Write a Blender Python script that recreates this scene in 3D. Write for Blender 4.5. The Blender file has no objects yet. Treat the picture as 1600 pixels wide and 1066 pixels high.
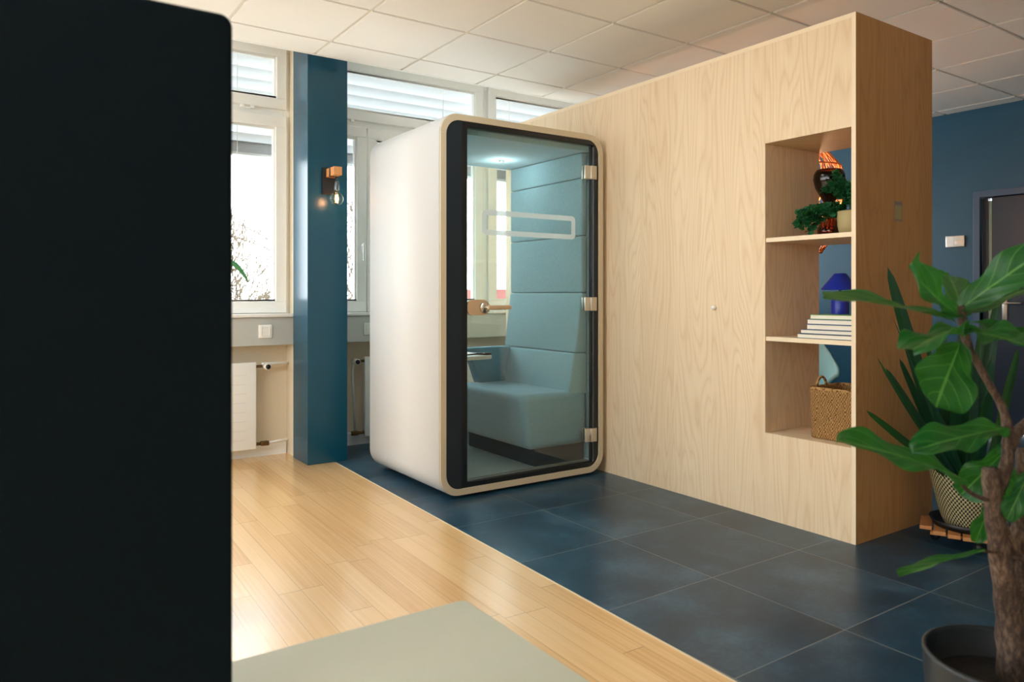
import bpy, math, random
from mathutils import Vector, Matrix
R = math.radians
rnd = random.Random(7)
sc = bpy.context.scene
COL = sc.collection

# ------------------------------------------------------------------ camera, world, exposure
FPX, HY, CAMH = 1166.0, 461.0, 1.2
PHI = math.atan2(1700, FPX)
SN, CS = math.sin(PHI), math.cos(PHI)
cd = bpy.data.cameras.new('camera'); cam = bpy.data.objects.new('camera', cd); COL.objects.link(cam)
cam.location = (0, 0, CAMH); cam.rotation_euler = (R(90), 0, PHI - R(90))
cd.sensor_width = 36; cd.lens = FPX / 1600 * 36; cd.shift_y = -(533 - HY) / 1600
cd.clip_start = 0.05; cd.clip_end = 300
cd.dof.use_dof = True; cd.dof.focus_distance = 4.2; cd.dof.aperture_fstop = 3.2
sc.camera = cam
w = bpy.data.worlds.new('world'); sc.world = w; w.use_nodes = True
bg = w.node_tree.nodes['Background']; bg.inputs[0].default_value = (0.93, 0.965, 1.0, 1); bg.inputs[1].default_value = 3.2
sc.view_settings.view_transform = 'Standard'; sc.view_settings.look = 'None'; sc.view_settings.gamma = 1
sc.view_settings.use_curve_mapping = False
sc.view_settings.exposure = 1.3
cy = sc.cycles; cy.max_bounces = 10; cy.diffuse_bounces = 6; cy.glossy_bounces = 4; cy.transparent_max_bounces = 16
cy.transmission_bounces = 6; cy.use_denoising = True; cy.caustics_reflective = False; cy.caustics_refractive = False
cy.sample_clamp_indirect = 8

def portal(loc, rot, sx, sy):
    l = bpy.data.lights.new('window_portal', 'AREA'); l.shape = 'RECTANGLE'; l.size = sx; l.size_y = sy
    l.cycles.is_portal = True
    o = bpy.data.objects.new('window_portal', l); COL.objects.link(o); o.location = loc; o.rotation_euler = rot
for xc in (-3.2, 1.0 - 1.0, 3.54, 6.1):
    portal((xc, 5.95, 2.05), (R(-90), 0, 0), 3.3 if xc != 6.1 else 1.8, 2.1)
portal((-5.2, 1.2, 1.9), (R(-90), 0, R(90)), 8.0, 2.1)

def at(u, v, d):
    l = (u - 800) / FPX
    return Vector((d * (l * SN + CS), d * (-l * CS + SN), CAMH - d * (v - HY) / FPX))

# ------------------------------------------------------------------ material helpers
class NT:
    def __init__(s, name):
        s.m = bpy.data.materials.new(name); s.m.use_nodes = True
        s.t = s.m.node_tree; s.n = s.t.nodes; s.b = s.n['Principled BSDF']; s.out = s.n['Material Output']
        s._tc = None
    def new(s, typ, **k):
        n = s.n.new(typ)
        for a, b in k.items(): setattr(n, a, b)
        return n
    def put(s, sock, v):
        if isinstance(v, bpy.types.NodeSocket): s.t.links.new(v, sock)
        elif v is not None:
            if sock.type == 'RGBA' and len(v) == 3: v = (*v, 1)
            sock.default_value = v
    def obj(s):
        if not s._tc: s._tc = s.new('ShaderNodeTexCoord')
        return s._tc.outputs['Object']
    def uv(s):
        if not s._tc: s._tc = s.new('ShaderNodeTexCoord')
        return s._tc.outputs['UV']
    def math(s, op, a, b=None, c=None):
        n = s.new('ShaderNodeMath', operation=op)
        s.put(n.inputs[0], a); s.put(n.inputs[1], b)
        if c is not None: s.put(n.inputs[2], c)
        return n.outputs[0]
    def scale(s, v, sc3, rz=0, loc=(0, 0, 0)):
        n = s.new('ShaderNodeMapping'); s.put(n.inputs[0], v)
        n.inputs['Scale'].default_value = sc3; n.inputs['Rotation'].default_value = (0, 0, rz); n.inputs['Location'].default_value = loc
        return n.outputs[0]
    def sep(s, v):
        n = s.new('ShaderNodeSeparateXYZ'); s.put(n.inputs[0], v); return n.outputs
    def comb(s, x, y, z):
        n = s.new('ShaderNodeCombineXYZ'); s.put(n.inputs[0], x); s.put(n.inputs[1], y); s.put(n.inputs[2], z); return n.outputs[0]
    def noise(s, v, scale=5, detail=3, rough=0.5, dist=0):
        n = s.new('ShaderNodeTexNoise'); s.put(n.inputs['Vector'], v)
        n.inputs['Scale'].default_value = scale; n.inputs['Detail'].default_value = detail
        n.inputs['Roughness'].default_value = rough; n.inputs['Distortion'].default_value = dist
        return n.outputs['Fac']
    def white(s, v):
        n = s.new('ShaderNodeTexWhiteNoise'); n.noise_dimensions = '3D'; s.put(n.inputs['Vector'], v); return n.outputs['Value']
    def mix(s, f, a, b):
        n = s.new('ShaderNodeMix', data_type='RGBA'); s.put(n.inputs[0], f); s.put(n.inputs[6], a); s.put(n.inputs[7], b)
        return n.outputs[2]
    def ramp(s, f, stops):
        n = s.new('ShaderNodeValToRGB'); s.put(n.inputs[0], f)
        e = n.color_ramp.elements
        while len(e) < len(stops): e.new(0.5)
        for i, (p, c) in enumerate(stops):
            e[i].position = p; e[i].color = (*c, 1) if len(c) == 3 else c
        return n.outputs[0]
    def bump(s, h, strength=0.2, dist=0.01):
        n = s.new('ShaderNodeBump'); s.put(n.inputs['Height'], h)
        n.inputs['Strength'].default_value = strength; n.inputs['Distance'].default_value = dist
        s.put(s.b.inputs['Normal'], n.outputs[0])
    def set(s, color=None, rough=None, metal=None, spec=None, coat=None, sheen=None):
        for k, v in (('Base Color', color), ('Roughness', rough), ('Metallic', metal), ('Specular IOR Level', spec), ('Coat Weight', coat), ('Sheen Weight', sheen)):
            if v is not None: s.put(s.b.inputs[k], v)
        return s.m

def lin(r, g, b):
    f = lambda c: (c / 255 / 12.92) if c / 255 <= 0.04045 else ((c / 255 + 0.055) / 1.055) ** 2.4
    return (f(r), f(g), f(b))

def plain(name, c, rough=0.5, metal=0, var=0.06, vs=20, bump=0.0, spec=None, coat=None):
    k = NT(name); nz = k.noise(k.obj(), vs, 3)
    a = tuple(x * (1 - var) for x in c); b = tuple(min(1, x * (1 + var)) for x in c)
    col = k.mix(nz, a, b)
    if bump: k.bump(nz, bump, 0.003)
    return k.set(col, rough, metal, spec, coat)

def fabric(name, c, var=0.18, fine=260):
    k = NT(name); o = k.obj()
    n1 = k.noise(o, fine, 2, 0.7); n2 = k.noise(k.scale(o, (1, 1, 0.25)), fine * 1.6, 1)
    f = k.math('MULTIPLY', k.math('ADD', n1, n2), 0.5)
    col = k.mix(k.ramp(f, [(0.35, (0, 0, 0)), (0.65, (1, 1, 1))]), tuple(x * (1 - var) for x in c), tuple(min(1, x * (1 + var)) for x in c))
    k.bump(f, 0.25, 0.002)
    return k.set(col, 0.9, 0, 0.2, sheen=0.0 if name.startswith('navy') else 0.15)

def wood_veneer(name, light, dark, axis='y', leaf=0.29, sc_=1.0, rough=0.5, contrast=1.0):
    k = NT(name); x, y, z = k.sep(k.obj())[:3]
    h = y if axis == 'y' else x
    idx = k.math('FLOOR', k.math('DIVIDE', h, leaf))
    off = k.math('MULTIPLY', k.white(k.comb(idx, 3.1, 1.7)), 9.0)
    hh = k.math('ADD', k.math('MULTIPLY', k.math('ADD', x, y), 2.6 * sc_), off)
    v = k.comb(hh, off, k.math('MULTIPLY', z, 0.34 * sc_))
    big = k.noise(v, 1.5, 2, 0.45, 0.25)
    rings = k.math('PINGPONG', k.math('MULTIPLY', big, 24), 0.5)
    rings = k.math('MULTIPLY', rings, 2)
    line = k.ramp(rings, [(0.0, (1, 1, 1)), (0.30, (0.35, 0.35, 0.35)), (0.75, (0, 0, 0))])
    fine = k.noise(k.comb(k.math('MULTIPLY', k.math('ADD', x, y), 150), off, k.math('MULTIPLY', z, 3.0)), 1, 3, 0.6)
    fm = k.math('MULTIPLY', k.math('SUBTRACT', fine, 0.35), 1.0)
    tone = k.math('MULTIPLY', k.white(k.comb(idx, 8.1, 4.7)), 0.16)
    f = k.math('MULTIPLY', k.math('ADD', k.math('ADD', k.math('MULTIPLY', line, 0.30), k.math('MULTIPLY', fm, 0.55)), tone), contrast)
    f = k.math('MINIMUM', k.math('MAXIMUM', f, 0.0), 1.0)
    k.bump(fine, 0.06, 0.002)
    return k.set(k.mix(f, light, dark), rough, 0, 0.35)

def arch_glass(name, tint=(0.93, 0.97, 0.96), ior=1.45, gl=1.0):
    k = NT(name)
    tr = k.new('ShaderNodeBsdfTransparent'); tr.inputs[0].default_value = (*tint, 1)
    g = k.new('ShaderNodeBsdfGlossy'); g.inputs['Roughness'].default_value = 0.02; g.inputs['Color'].default_value = (gl, gl, gl, 1)
    fr = k.new('ShaderNodeFresnel'); ge = k.new('ShaderNodeNewGeometry')
    # the same reflectance on both faces of a thin pane
    k.put(fr.inputs[0], k.math('ADD', ior, k.math('MULTIPLY', ge.outputs['Backfacing'], 1.0 / ior - ior)))
    mx = k.new('ShaderNodeMixShader')
    k.t.links.new(fr.outputs[0], mx.inputs[0]); k.t.links.new(tr.outputs[0], mx.inputs[1]); k.t.links.new(g.outputs[0], mx.inputs[2])
    k.t.links.new(mx.outputs[0], k.out.inputs[0]); k.n.remove(k.b)
    return k.m

def emit(name, c, s):
    k = NT(name); k.b.inputs['Emission Color'].default_value = (*c, 1); k.b.inputs['Emission Strength'].default_value = s
    return k.set(k.mix(k.noise(k.obj(), 8), c, c), 0.5)

M = {}
M['white_paint'] = plain('white_wall_paint', lin(236, 234, 228), 0.75, bump=0.05, vs=60, var=0.03)
M['frame_white'] = plain('white_window_plastic', lin(246, 247, 244), 0.35, var=0.02)
M['sill_white'] = plain('white_sill_board', lin(238, 238, 234), 0.3, var=0.02)
M['alu'] = plain('grey_trunking', lin(196, 200, 196), 0.38, 0.15, var=0.02)
M['plaster'] = plain('niche_plaster', lin(224, 212, 190), 0.85, bump=0.3, vs=90, var=0.03)
M['blue_wall'] = plain('blue_wall_paint', lin(16, 76, 104), 0.42, bump=0.08, vs=120, var=0.05)
M['blue_pillar'] = plain('blue_pillar_paint', lin(6, 72, 96), 0.27, bump=0.06, vs=150, var=0.04)
M['tile_ceiling'] = plain('mineral_ceiling_tile', lin(242, 241, 237), 0.9, bump=0.12, vs=300, var=0.03)
M['grid'] = plain('ceiling_grid_metal', lin(222, 220, 212), 0.5, var=0.02)
M['navy'] = fabric('navy_screen_fabric', lin(2, 18, 27), fine=160)
M['table'] = plain('beige_laminate', lin(178, 180, 162), 0.6, var=0.02)
M['black'] = plain('black_plastic', lin(18, 20, 22), 0.45, var=0.1)
M['blackmetal'] = plain('black_metal', lin(16, 24, 30), 0.4, 0.2)
M['steel'] = plain('brushed_steel', lin(205, 200, 190), 0.3, 1.0, var=0.05, vs=200)
M['socket'] = plain('smoky_chrome', lin(96, 104, 108), 0.25, 1.0)
M['brass'] = plain('aged_brass', lin(120, 95, 60), 0.4, 0.9)
M['pod_shell'] = plain('pod_shell_laminate', lin(205, 207, 208), 0.6, var=0.012)
M['pod_trim'] = plain('pod_beige_edge', lin(214, 200, 172), 0.45, var=0.015)
M['pod_dark'] = fabric('pod_charcoal_fabric', lin(30, 40, 48), fine=220)
M['pod_frame'] = plain('pod_black_frame', lin(8, 18, 24), 0.35)
M['teal'] = fabric('teal_upholstery', lin(142, 182, 193))
M['teal2'] = fabric('teal_seat_fabric', lin(120, 162, 178))
M['plinth'] = plain('dark_blue_plinth', lin(10, 34, 48), 0.6)
M['carpet'] = fabric('grey_carpet', lin(130, 138, 134), 0.5, 180)
def m_frost():
    k = NT('frosted_decal'); c = k.mix(k.noise(k.obj(), 30), (.85, .9, .9), (.9, .93, .93)); k.set(c, 0.7)
    tr = k.new('ShaderNodeBsdfTranslucent'); k.put(tr.inputs[0], c); t2 = k.new('ShaderNodeBsdfTransparent')
    mx = k.new('ShaderNodeMixShader'); mx.inputs[0].default_value = 0.5
    m2 = k.new('ShaderNodeMixShader'); m2.inputs[0].default_value = 0.25
    k.t.links.new(k.b.outputs[0], mx.inputs[1]); k.t.links.new(tr.outputs[0], mx.inputs[2])
    k.t.links.new(mx.outputs[0], m2.inputs[1]); k.t.links.new(t2.outputs[0], m2.inputs[2]); k.t.links.new(m2.outputs[0], k.out.inputs[0])
    return k.m
M['decal'] = m_frost()
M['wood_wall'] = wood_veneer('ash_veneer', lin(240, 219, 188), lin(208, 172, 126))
M['wood_end'] = wood_veneer('ash_veneer_end', lin(204, 154, 98), lin(166, 110, 60), axis='x', leaf=0.36)  # same ash veneer, with the end face's shade put into darker colours
M['wood_edge'] = plain('ash_edge_band', lin(240, 220, 188), 0.5, var=0.03)
M['handle_wood'] = plain('beige_wooden_plate', lin(206, 176, 140), 0.5)
M['pine'] = plain('pine_block', lin(214, 150, 92), 0.6, var=0.15, vs=40)
M['dolly_wood'] = plain('dolly_wood', lin(190, 130, 76), 0.5, var=0.15, vs=30)
M['soil'] = plain('potting_soil', lin(14, 11, 9), 0.95, var=0.6, vs=90, bump=0.8)
M['darkpot'] = plain('dark_grey_pot', lin(26, 34, 38), 0.45)
M['beigepot'] = plain('beige_pot', lin(176, 160, 112), 0.6)
M['cobalt'] = plain('cobalt_enamel', lin(24, 50, 165), 0.3)
M['chair_teal'] = plain('pale_teal_shell', lin(150, 212, 232), 0.5)
M['paper'] = plain('page_edges', lin(236, 230, 216), 0.8, vs=200)
M['rattan'] = plain('rattan_cane', lin(214, 140, 84), 0.6)
M['wire'] = plain('cable_rubber', lin(20, 28, 34), 0.5)
M['sticker'] = plain('grey_sticker', lin(150, 135, 120), 0.5)
M['glass'] = arch_glass('window_glass', (0.97, 0.985, 0.98))
M['pod_glass'] = arch_glass('pod_glass', (0.95, 0.985, 0.975), 1.45)
M['smoke'] = arch_glass('smoked_glass', (0.22, 0.13, 0.10), 1.5)
M['bulb_glass'] = arch_glass('bulb_glass', (0.98, 0.93, 0.85), 1.35)
M['filament'] = emit('filament', (1.0, 0.5, 0.16), 5)
M['lamp_core'] = emit('lamp_core', (1.0, 0.62, 0.32), 4)
M['led'] = emit('light_diffuser', (0.86, 0.94, 1.0), 4.7)  # glow of the added fill panels in the ceiling
M['blueframe'] = plain('navy_door_frame', lin(62, 84, 112), 0.4)
M['navydoor'] = plain('navy_door_leaf', lin(30, 46, 66), 0.35)
M['door_gl'] = plain('greenish_door_glass', lin(150, 172, 158), 0.2)
M['hedge'] = plain('outdoor_ground', lin(212, 214, 212), 0.95, var=0.08, vs=0.6)
M['bark_out'] = plain('bare_branch_bark', lin(80, 70, 60), 0.9)
M['shrub_out'] = plain('olive_shrub', lin(92, 80, 60), 0.9, var=0.3, vs=5)
M['house'] = plain('house_render', lin(235, 228, 215), 0.9)
M['rooftile'] = plain('red_roof_tile', lin(110, 42, 34), 0.9, var=0.2, vs=4)

def m_slat():
    k = NT('aluminium_slat'); d = k.b
    k.set(k.mix(k.noise(k.obj(), 4), lin(204, 208, 212), lin(208, 212, 216)), 0.4, 0)
    tr = k.new('ShaderNodeBsdfTranslucent'); tr.inputs[0].default_value = (0.8, 0.83, 0.86, 1)
    mx = k.new('ShaderNodeMixShader'); mx.inputs[0].default_value = 0.1
    k.t.links.new(d.outputs[0], mx.inputs[1]); k.t.links.new(tr.outputs[0], mx.inputs[2]); k.t.links.new(mx.outputs[0], k.out.inputs[0])
    return k.m
M['slat'] = m_slat()

def m_planks():
    k = NT('bamboo_plank_floor'); v = k.scale(k.obj(), (1, 1, 1), R(1.6))
    x, y, z = k.sep(v)[:3]
    W, L = 0.0925, 1.05
    row = k.math('FLOOR', k.math('DIVIDE', x, W)); fx = k.math('FRACT', k.math('DIVIDE', x, W))
    yo = k.math('ADD', k.math('DIVIDE', y, L), k.math('MULTIPLY', k.white(k.comb(row, 1.3, 7.7)), 5.0))
    cl = k.math('FLOOR', yo); fy = k.math('FRACT', yo)
    tone = k.white(k.comb(row, cl, 2.2))
    ex = k.math('MINIMUM', fx, k.math('SUBTRACT', 1.0, fx)); ey = k.math('MINIMUM', fy, k.math('SUBTRACT', 1.0, fy))
    jx = k.math('LESS_THAN', ex, 0.010); jy = k.math('LESS_THAN', ey, 0.0017)
    j = k.math('MAXIMUM', jx, jy)
    strip = k.noise(k.comb(k.math('MULTIPLY', x, 90), k.math('MULTIPLY', tone, 20), k.math('MULTIPLY', y, 1.3)), 1, 3, 0.6)
    f = k.math('ADD', k.math('MULTIPLY', tone, 0.26), k.math('MULTIPLY', strip, 0.70))
    col = k.ramp(f, [(0.2, lin(205, 154, 92)), (0.5, lin(226, 184, 126)), (0.85, lin(237, 202, 150))])
    col = k.mix(k.math('MULTIPLY', j, 0.55), col, lin(110, 66, 30))
    k.bump(k.math('SUBTRACT', k.math('MULTIPLY', strip, 0.15), j), 0.08, 0.002)
    rough = k.math('ADD', 0.28, k.math('MULTIPLY', strip, 0.12))
    k.b.inputs['Coat Roughness'].default_value = 0.24
    return k.set(col, rough, 0, 0.5, 1.0)
M['planks'] = m_planks()

def m_slate():
    k = NT('slate_floor_tile'); x, y, z = k.sep(k.obj())[:3]
    T = 0.602
    gx = k.math('DIVIDE', k.math('SUBTRACT', x, 2.494), T); gy = k.math('DIVIDE', k.math('SUBTRACT', y, 1.53), T)
    fx = k.math('FRACT', gx); fy = k.math('FRACT', gy)
    ex = k.math('MINIMUM', fx, k.math('SUBTRACT', 1.0, fx)); ey = k.math('MINIMUM', fy, k.math('SUBTRACT', 1.0, fy))
    j = k.math('LESS_THAN', k.math('MINIMUM', ex, ey), 0.0034)
    tone = k.white(k.comb(k.math('FLOOR', gx), k.math('FLOOR', gy), 4.0))
    n1 = k.noise(k.comb(x, y, k.math('MULTIPLY', tone, 30)), 2.6, 5, 0.6, 0.3)
    n2 = k.noise(k.comb(x, y, k.math('MULTIPLY', tone, 11)), 60, 3, 0.6)
    f = k.math('ADD', k.math('MULTIPLY', n1, 0.8), k.math('MULTIPLY', n2, 0.2))
    col = k.ramp(f, [(0.28, lin(16, 42, 58)), (0.5, lin(34, 66, 86)), (0.72, lin(66, 102, 124))])
    col = k.mix(k.math('MULTIPLY', j, 0.7), col, lin(140, 144, 140))
    k.bump(k.math('SUBTRACT', k.math('MULTIPLY', n2, 0.25), j), 0.04, 0.001)
    return k.set(col, 0.31, 0, 0.36)
M['slate'] = m_slate()

def m_leaf(name, base, vein, dark, rough=0.35, n=4.6):
    k = NT(name); u, v, _ = k.sep(k.uv())[:3]
    a = k.math('ABSOLUTE', k.math('SUBTRACT', u, 0.5))
    mid = k.math('LESS_THAN', a, 0.022)
    s = k.math('FRACT', k.math('SUBTRACT', k.math('MULTIPLY', v, n), k.math('MULTIPLY', k.math('POWER', a, 1.25), n * 0.85)))
    side = k.math('LESS_THAN', k.math('ABSOLUTE', k.math('SUBTRACT', s, 0.5)), 0.035)
    vn = k.math('MAXIMUM', mid, k.math('MULTIPLY', side, 0.7))
    nz = k.noise(k.obj(), 14, 3)
    col = k.mix(k.math('MULTIPLY', vn, 0.55), k.mix(nz, dark, base), vein)
    q = k.math('ABSOLUTE', k.math('SUBTRACT', s, 0.5))
    k.bump(k.math('SUBTRACT', k.math('MULTIPLY', q, -0.7), k.math('MULTIPLY', mid, 0.4)), 0.5, 0.006)
    m = k.set(col, rough, 0, 0.5)
    d = k.b; tr = k.new('ShaderNodeBsdfTranslucent'); k.put(tr.inputs[0], k.mix(0.5, col, (0.15, 0.6, 0.03)))
    mx = k.new('ShaderNodeMixShader'); mx.inputs[0].default_value = 0.22
    k.t.links.new(d.outputs[0], mx.inputs[1]); k.t.links.new(tr.outputs[0], mx.inputs[2]); k.t.links.new(mx.outputs[0], k.out.inputs[0])
    return m
M['fig_leaf'] = m_leaf('fiddle_leaf', lin(22, 100, 40), lin(120, 180, 90), lin(8, 66, 32))
M['snake_leaf'] = m_leaf('snake_plant_leaf', lin(16, 66, 44), lin(40, 96, 60), lin(6, 38, 30), 0.4, 26)
M['small_leaf'] = m_leaf('small_green_leaf', lin(30, 120, 72), lin(120, 180, 120), lin(10, 78, 50), 0.5, 4)

def m_bark():
    k = NT('fig_bark'); o = k.obj()
    a = k.noise(k.scale(o, (120, 120, 45)), 1, 6, 0.75); b = k.noise(o, 9, 3)
    col = k.ramp(k.math('ADD', k.math('MULTIPLY', a, 0.65), k.math('MULTIPLY', b, 0.35)), [(0.36, lin(22, 16, 14)), (0.50, lin(72, 56, 46)), (0.66, lin(130, 110, 92))])
    k.bump(a, 0.7, 0.004)
    return k.set(col, 0.85)
M['bark'] = m_bark()

def m_weave(name, c1, c2, nu, nv, rough=0.6):
    k = NT(name); u, v, _ = k.sep(k.uv())[:3]
    jit = k.noise(k.obj(), 35, 3)
    uu = k.math('ADD', k.math('MULTIPLY', u, nu), k.math('MULTIPLY', jit, 2.6 if nu > 80 else 0.0)); vv = k.math('ADD', k.math('MULTIPLY', v, nv), k.math('MULTIPLY', jit, 1.2 if nu > 80 else 0.0))
    row = k.math('FLOOR', vv)
    fu = k.math('FRACT', k.math('ADD', uu, k.math('MULTIPLY', row, 0.5)))
    fv = k.math('FRACT', vv)
    a = k.math('LESS_THAN', fu, 0.52)
    sh = k.math('MULTIPLY', k.math('SINE', k.math('MULTIPLY', fv, math.pi)), k.math('SINE', k.math('MULTIPLY', k.math('FRACT', k.math('MULTIPLY', fu, 2)), math.pi)))
    k.bump(sh, 0.7, 0.004)
    nz = k.noise(k.obj(), 60, 2)
    return k.set(k.mix(k.math('MULTIPLY', a, k.math('ADD', 0.7, k.math('MULTIPLY', nz, 0.4))), c1, c2), rough)
M['pot_weave'] = m_weave('woven_pot_black_beige', lin(18, 24, 26), lin(205, 190, 140), 52, 24)
M['basket'] = m_weave('seagrass_weave', lin(120, 84, 44), lin(190, 146, 90), 92, 24, 0.9)

# ------------------------------------------------------------------ mesh helpers
class MB:
    def __init__(s): s.v = []; s.f = []; s.sm = []; s.mi = []; s.uv = {}
    def add(s, vs, fs, smooth=False, mi=0, uvs=None):
        o = len(s.v); s.v += [tuple(p) for p in vs]
        for i, f in enumerate(fs):
            if uvs: s.uv[len(s.f)] = uvs[i]
            s.f.append(tuple(o + j for j in f)); s.sm.append(smooth); s.mi.append(mi)
        return s
    def box(s, x0, x1, y0, y1, z0, z1, mi=0):
        vs = [(x, y, z) for x in (x0, x1) for y in (y0, y1) for z in (z0, z1)]
        fs = [(0, 1, 3, 2), (4, 6, 7, 5), (0, 4, 5, 1), (2, 3, 7, 6), (0, 2, 6, 4), (1, 5, 7, 3)]
        return s.add(vs, fs, False, mi)
    def rbox(s, x0, x1, y0, y1, z0, z1, r, seg=3, mi=0):
        # box with rounded edges (spherified corners)
        cx, cy_, cz = (x0 + x1) / 2, (y0 + y1) / 2, (z0 + z1) / 2
        hx, hy, hz = (x1 - x0) / 2, (y1 - y0) / 2, (z1 - z0) / 2
        r = min(r, hx * 0.99, hy * 0.99, hz * 0.99)
        def axis(h):
            a = [-h + r * (1 - math.cos(R(90) * i / seg)) * 1.0 for i in range(seg + 1)]
            return a + [-q for q in reversed(a)]
        idx = {}; vs = []; fs = []
        def vert(p):
            q = []
            c = [max(-hx + r, min(hx - r, p[0])), max(-hy + r, min(hy - r, p[1])), max(-hz + r, min(hz - r, p[2]))]
            d = Vector(p) - Vector(c)
            if d.length > 1e-9: d = d.normalized() * r
            t = (round(c[0] + d.x + cx, 6), round(c[1] + d.y + cy_, 6), round(c[2] + d.z + cz, 6))
            if t not in idx: idx[t] = len(vs); vs.append(t)
            return idx[t]
        H = (hx, hy, hz)
        for ax in range(3):
            a1, a2 = (ax + 1) % 3, (ax + 2) % 3
            A, B = axis(H[a1]), axis(H[a2])
            for sg in (-1, 1):
                for i in range(len(A) - 1):
                    for j in range(len(B) - 1):
                        q = []
                        for (u_, v_) in ((A[i], B[j]), (A[i + 1], B[j]), (A[i + 1], B[j + 1]), (A[i], B[j + 1])):
                            p = [0, 0, 0]; p[ax] = sg * H[ax]; p[a1] = u_; p[a2] = v_; q.append(vert(p))
                        if sg < 0: q.reverse()
                        if len(set(q)) >= 3:
                            qq = []
                            for t in q:
                                if t not in qq: qq.append(t)
                            fs.append(tuple(qq))
        return s.add(vs, fs, True, mi)
    def tube(s, pts, r, n=10, cap=True, mi=0):
        pts = [Vector(p) for p in pts]; rs = r if isinstance(r, (list, tuple)) else [r] * len(pts)
        vs = []; fs = []; up = None
        for i, p in enumerate(pts):
            t = (pts[min(i + 1, len(pts) - 1)] - pts[max(i - 1, 0)]).normalized()
            if up is None: up = Vector((0, 0, 1)) if abs(t.z) < 0.9 else Vector((1, 0, 0))
            a = t.cross(up); a = a.normalized() if a.length > 1e-6 else t.orthogonal().normalized()
            b = a.cross(t).normalized(); up = b
            for k in range(n):
                an = 2 * math.pi * k / n; vs.append(p + (a * math.cos(an) + b * math.sin(an)) * rs[i])
        for i in range(len(pts) - 1):
            for k in range(n):
                k2 = (k + 1) % n; fs.append((i * n + k, i * n + k2, (i + 1) * n + k2, (i + 1) * n + k))
        if cap:
            fs.append(tuple(reversed(range(n)))); fs.append(tuple((len(pts) - 1) * n + k for k in range(n)))
        return s.add(vs, fs, True, mi)
    def lathe(s, prof, c=(0, 0, 0), n=32, mi=0, uv=False, closed=False, smooth=True):
        vs = []; fs = []; uvs = []
        for (r, z) in prof:
            for k in range(n):
                a = 2 * math.pi * k / n; vs.append((c[0] + r * math.cos(a), c[1] + r * math.sin(a), c[2] + z))
        m = len(prof)
        for i in range(m - 1):
            for k in range(n):
                k2 = (k + 1) % n; fs.append((i * n + k, i * n + k2, (i + 1) * n + k2, (i + 1) * n + k))
                uvs.append([(k / n, i / (m - 1)), ((k + 1) / n, i / (m - 1)), ((k + 1) / n, (i + 1) / (m - 1)), (k / n, (i + 1) / (m - 1))])
        return s.add(vs, fs, smooth, mi, uvs if uv else None)
    def prism(s, outline, axis, a, b, mi=0, smooth=False):
        # outline of 2D points extruded along axis from a to b
        def P(q, t):
            if axis == 'y': return (q[0], t, q[1])
            if axis == 'x': return (t, q[0], q[1])
            return (q[0], q[1], t)
        n = len(outline); vs = [P(q, a) for q in outline] + [P(q, b) for q in outline]
        fs = [tuple(range(n)), tuple(reversed(range(n, 2 * n)))]
        fs += [(i, n + i, n + (i + 1) % n, (i + 1) % n) for i in range(n)]
        s.add(vs, fs[:2], False, mi); o = len(s.v)
        return s.add(vs, fs[2:], smooth, mi)
    def ring(s, outer, inner, y0, y1, mi=0):
        n = len(outer)
        vs = [(q[0], y0, q[1]) for q in outer] + [(q[0], y0, q[1]) for q in inner] + [(q[0], y1, q[1]) for q in outer] + [(q[0], y1, q[1]) for q in inner]
        f1, f2 = [], []
        for i in range(n):
            j = (i + 1) % n
            f1 += [(i, j, n + j, n + i), (2 * n + i, 3 * n + i, 3 * n + j, 2 * n + j)]
            f2 += [(i, 2 * n + i, 2 * n + j, j), (n + i, n + j, 3 * n + j, 3 * n + i)]
        s.add(vs, f1, False, mi); s.add(vs, f2, True, mi)
        return s
    def sheet(s, fn, nu, nv, mi=0, uv=True):
        vs = [fn(i / nu, j / nv) for j in range(nv + 1) for i in range(nu + 1)]
        fs = []; uvs = []
        for j in range(nv):
            for i in range(nu):
                a = j * (nu + 1) + i; fs.append((a, a + 1, a + nu + 2, a + nu + 1))
                uvs.append([(i / nu, j / nv), ((i + 1) / nu, j / nv), ((i + 1) / nu, (j + 1) / nv), (i / nu, (j + 1) / nv)])
        return s.add(vs, fs, True, mi, uvs)
    def build(s, name, mats, parent=None, recalc=True):
        me = bpy.data.meshes.new(name); me.from_pydata(s.v, [], s.f)
        for m in (mats if isinstance(mats, (list, tuple)) else [mats]): me.materials.append(m)
        for i, p in enumerate(me.polygons): p.use_smooth = s.sm[i]; p.material_index = s.mi[i]
        if s.uv:
            ul = me.uv_layers.new(name='uv')
            for fi, q in s.uv.items():
                p = me.polygons[fi]
                for li, c in zip(p.loop_indices, q): ul.data[li].uv = c
        if recalc:
            import bmesh
            bm = bmesh.new(); bm.from_mesh(me); bmesh.ops.remove_doubles(bm, verts=bm.verts, dist=1e-6) if not s.uv else None
            bmesh.ops.recalc_face_normals(bm, faces=bm.faces); bm.to_mesh(me); bm.free()
        me.update()
        o = bpy.data.objects.new(name, me); COL.objects.link(o)
        if parent:
            o.parent = parent; o.location = Vector((0, 0, 0)) - parent_world(parent)
        return o

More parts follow.
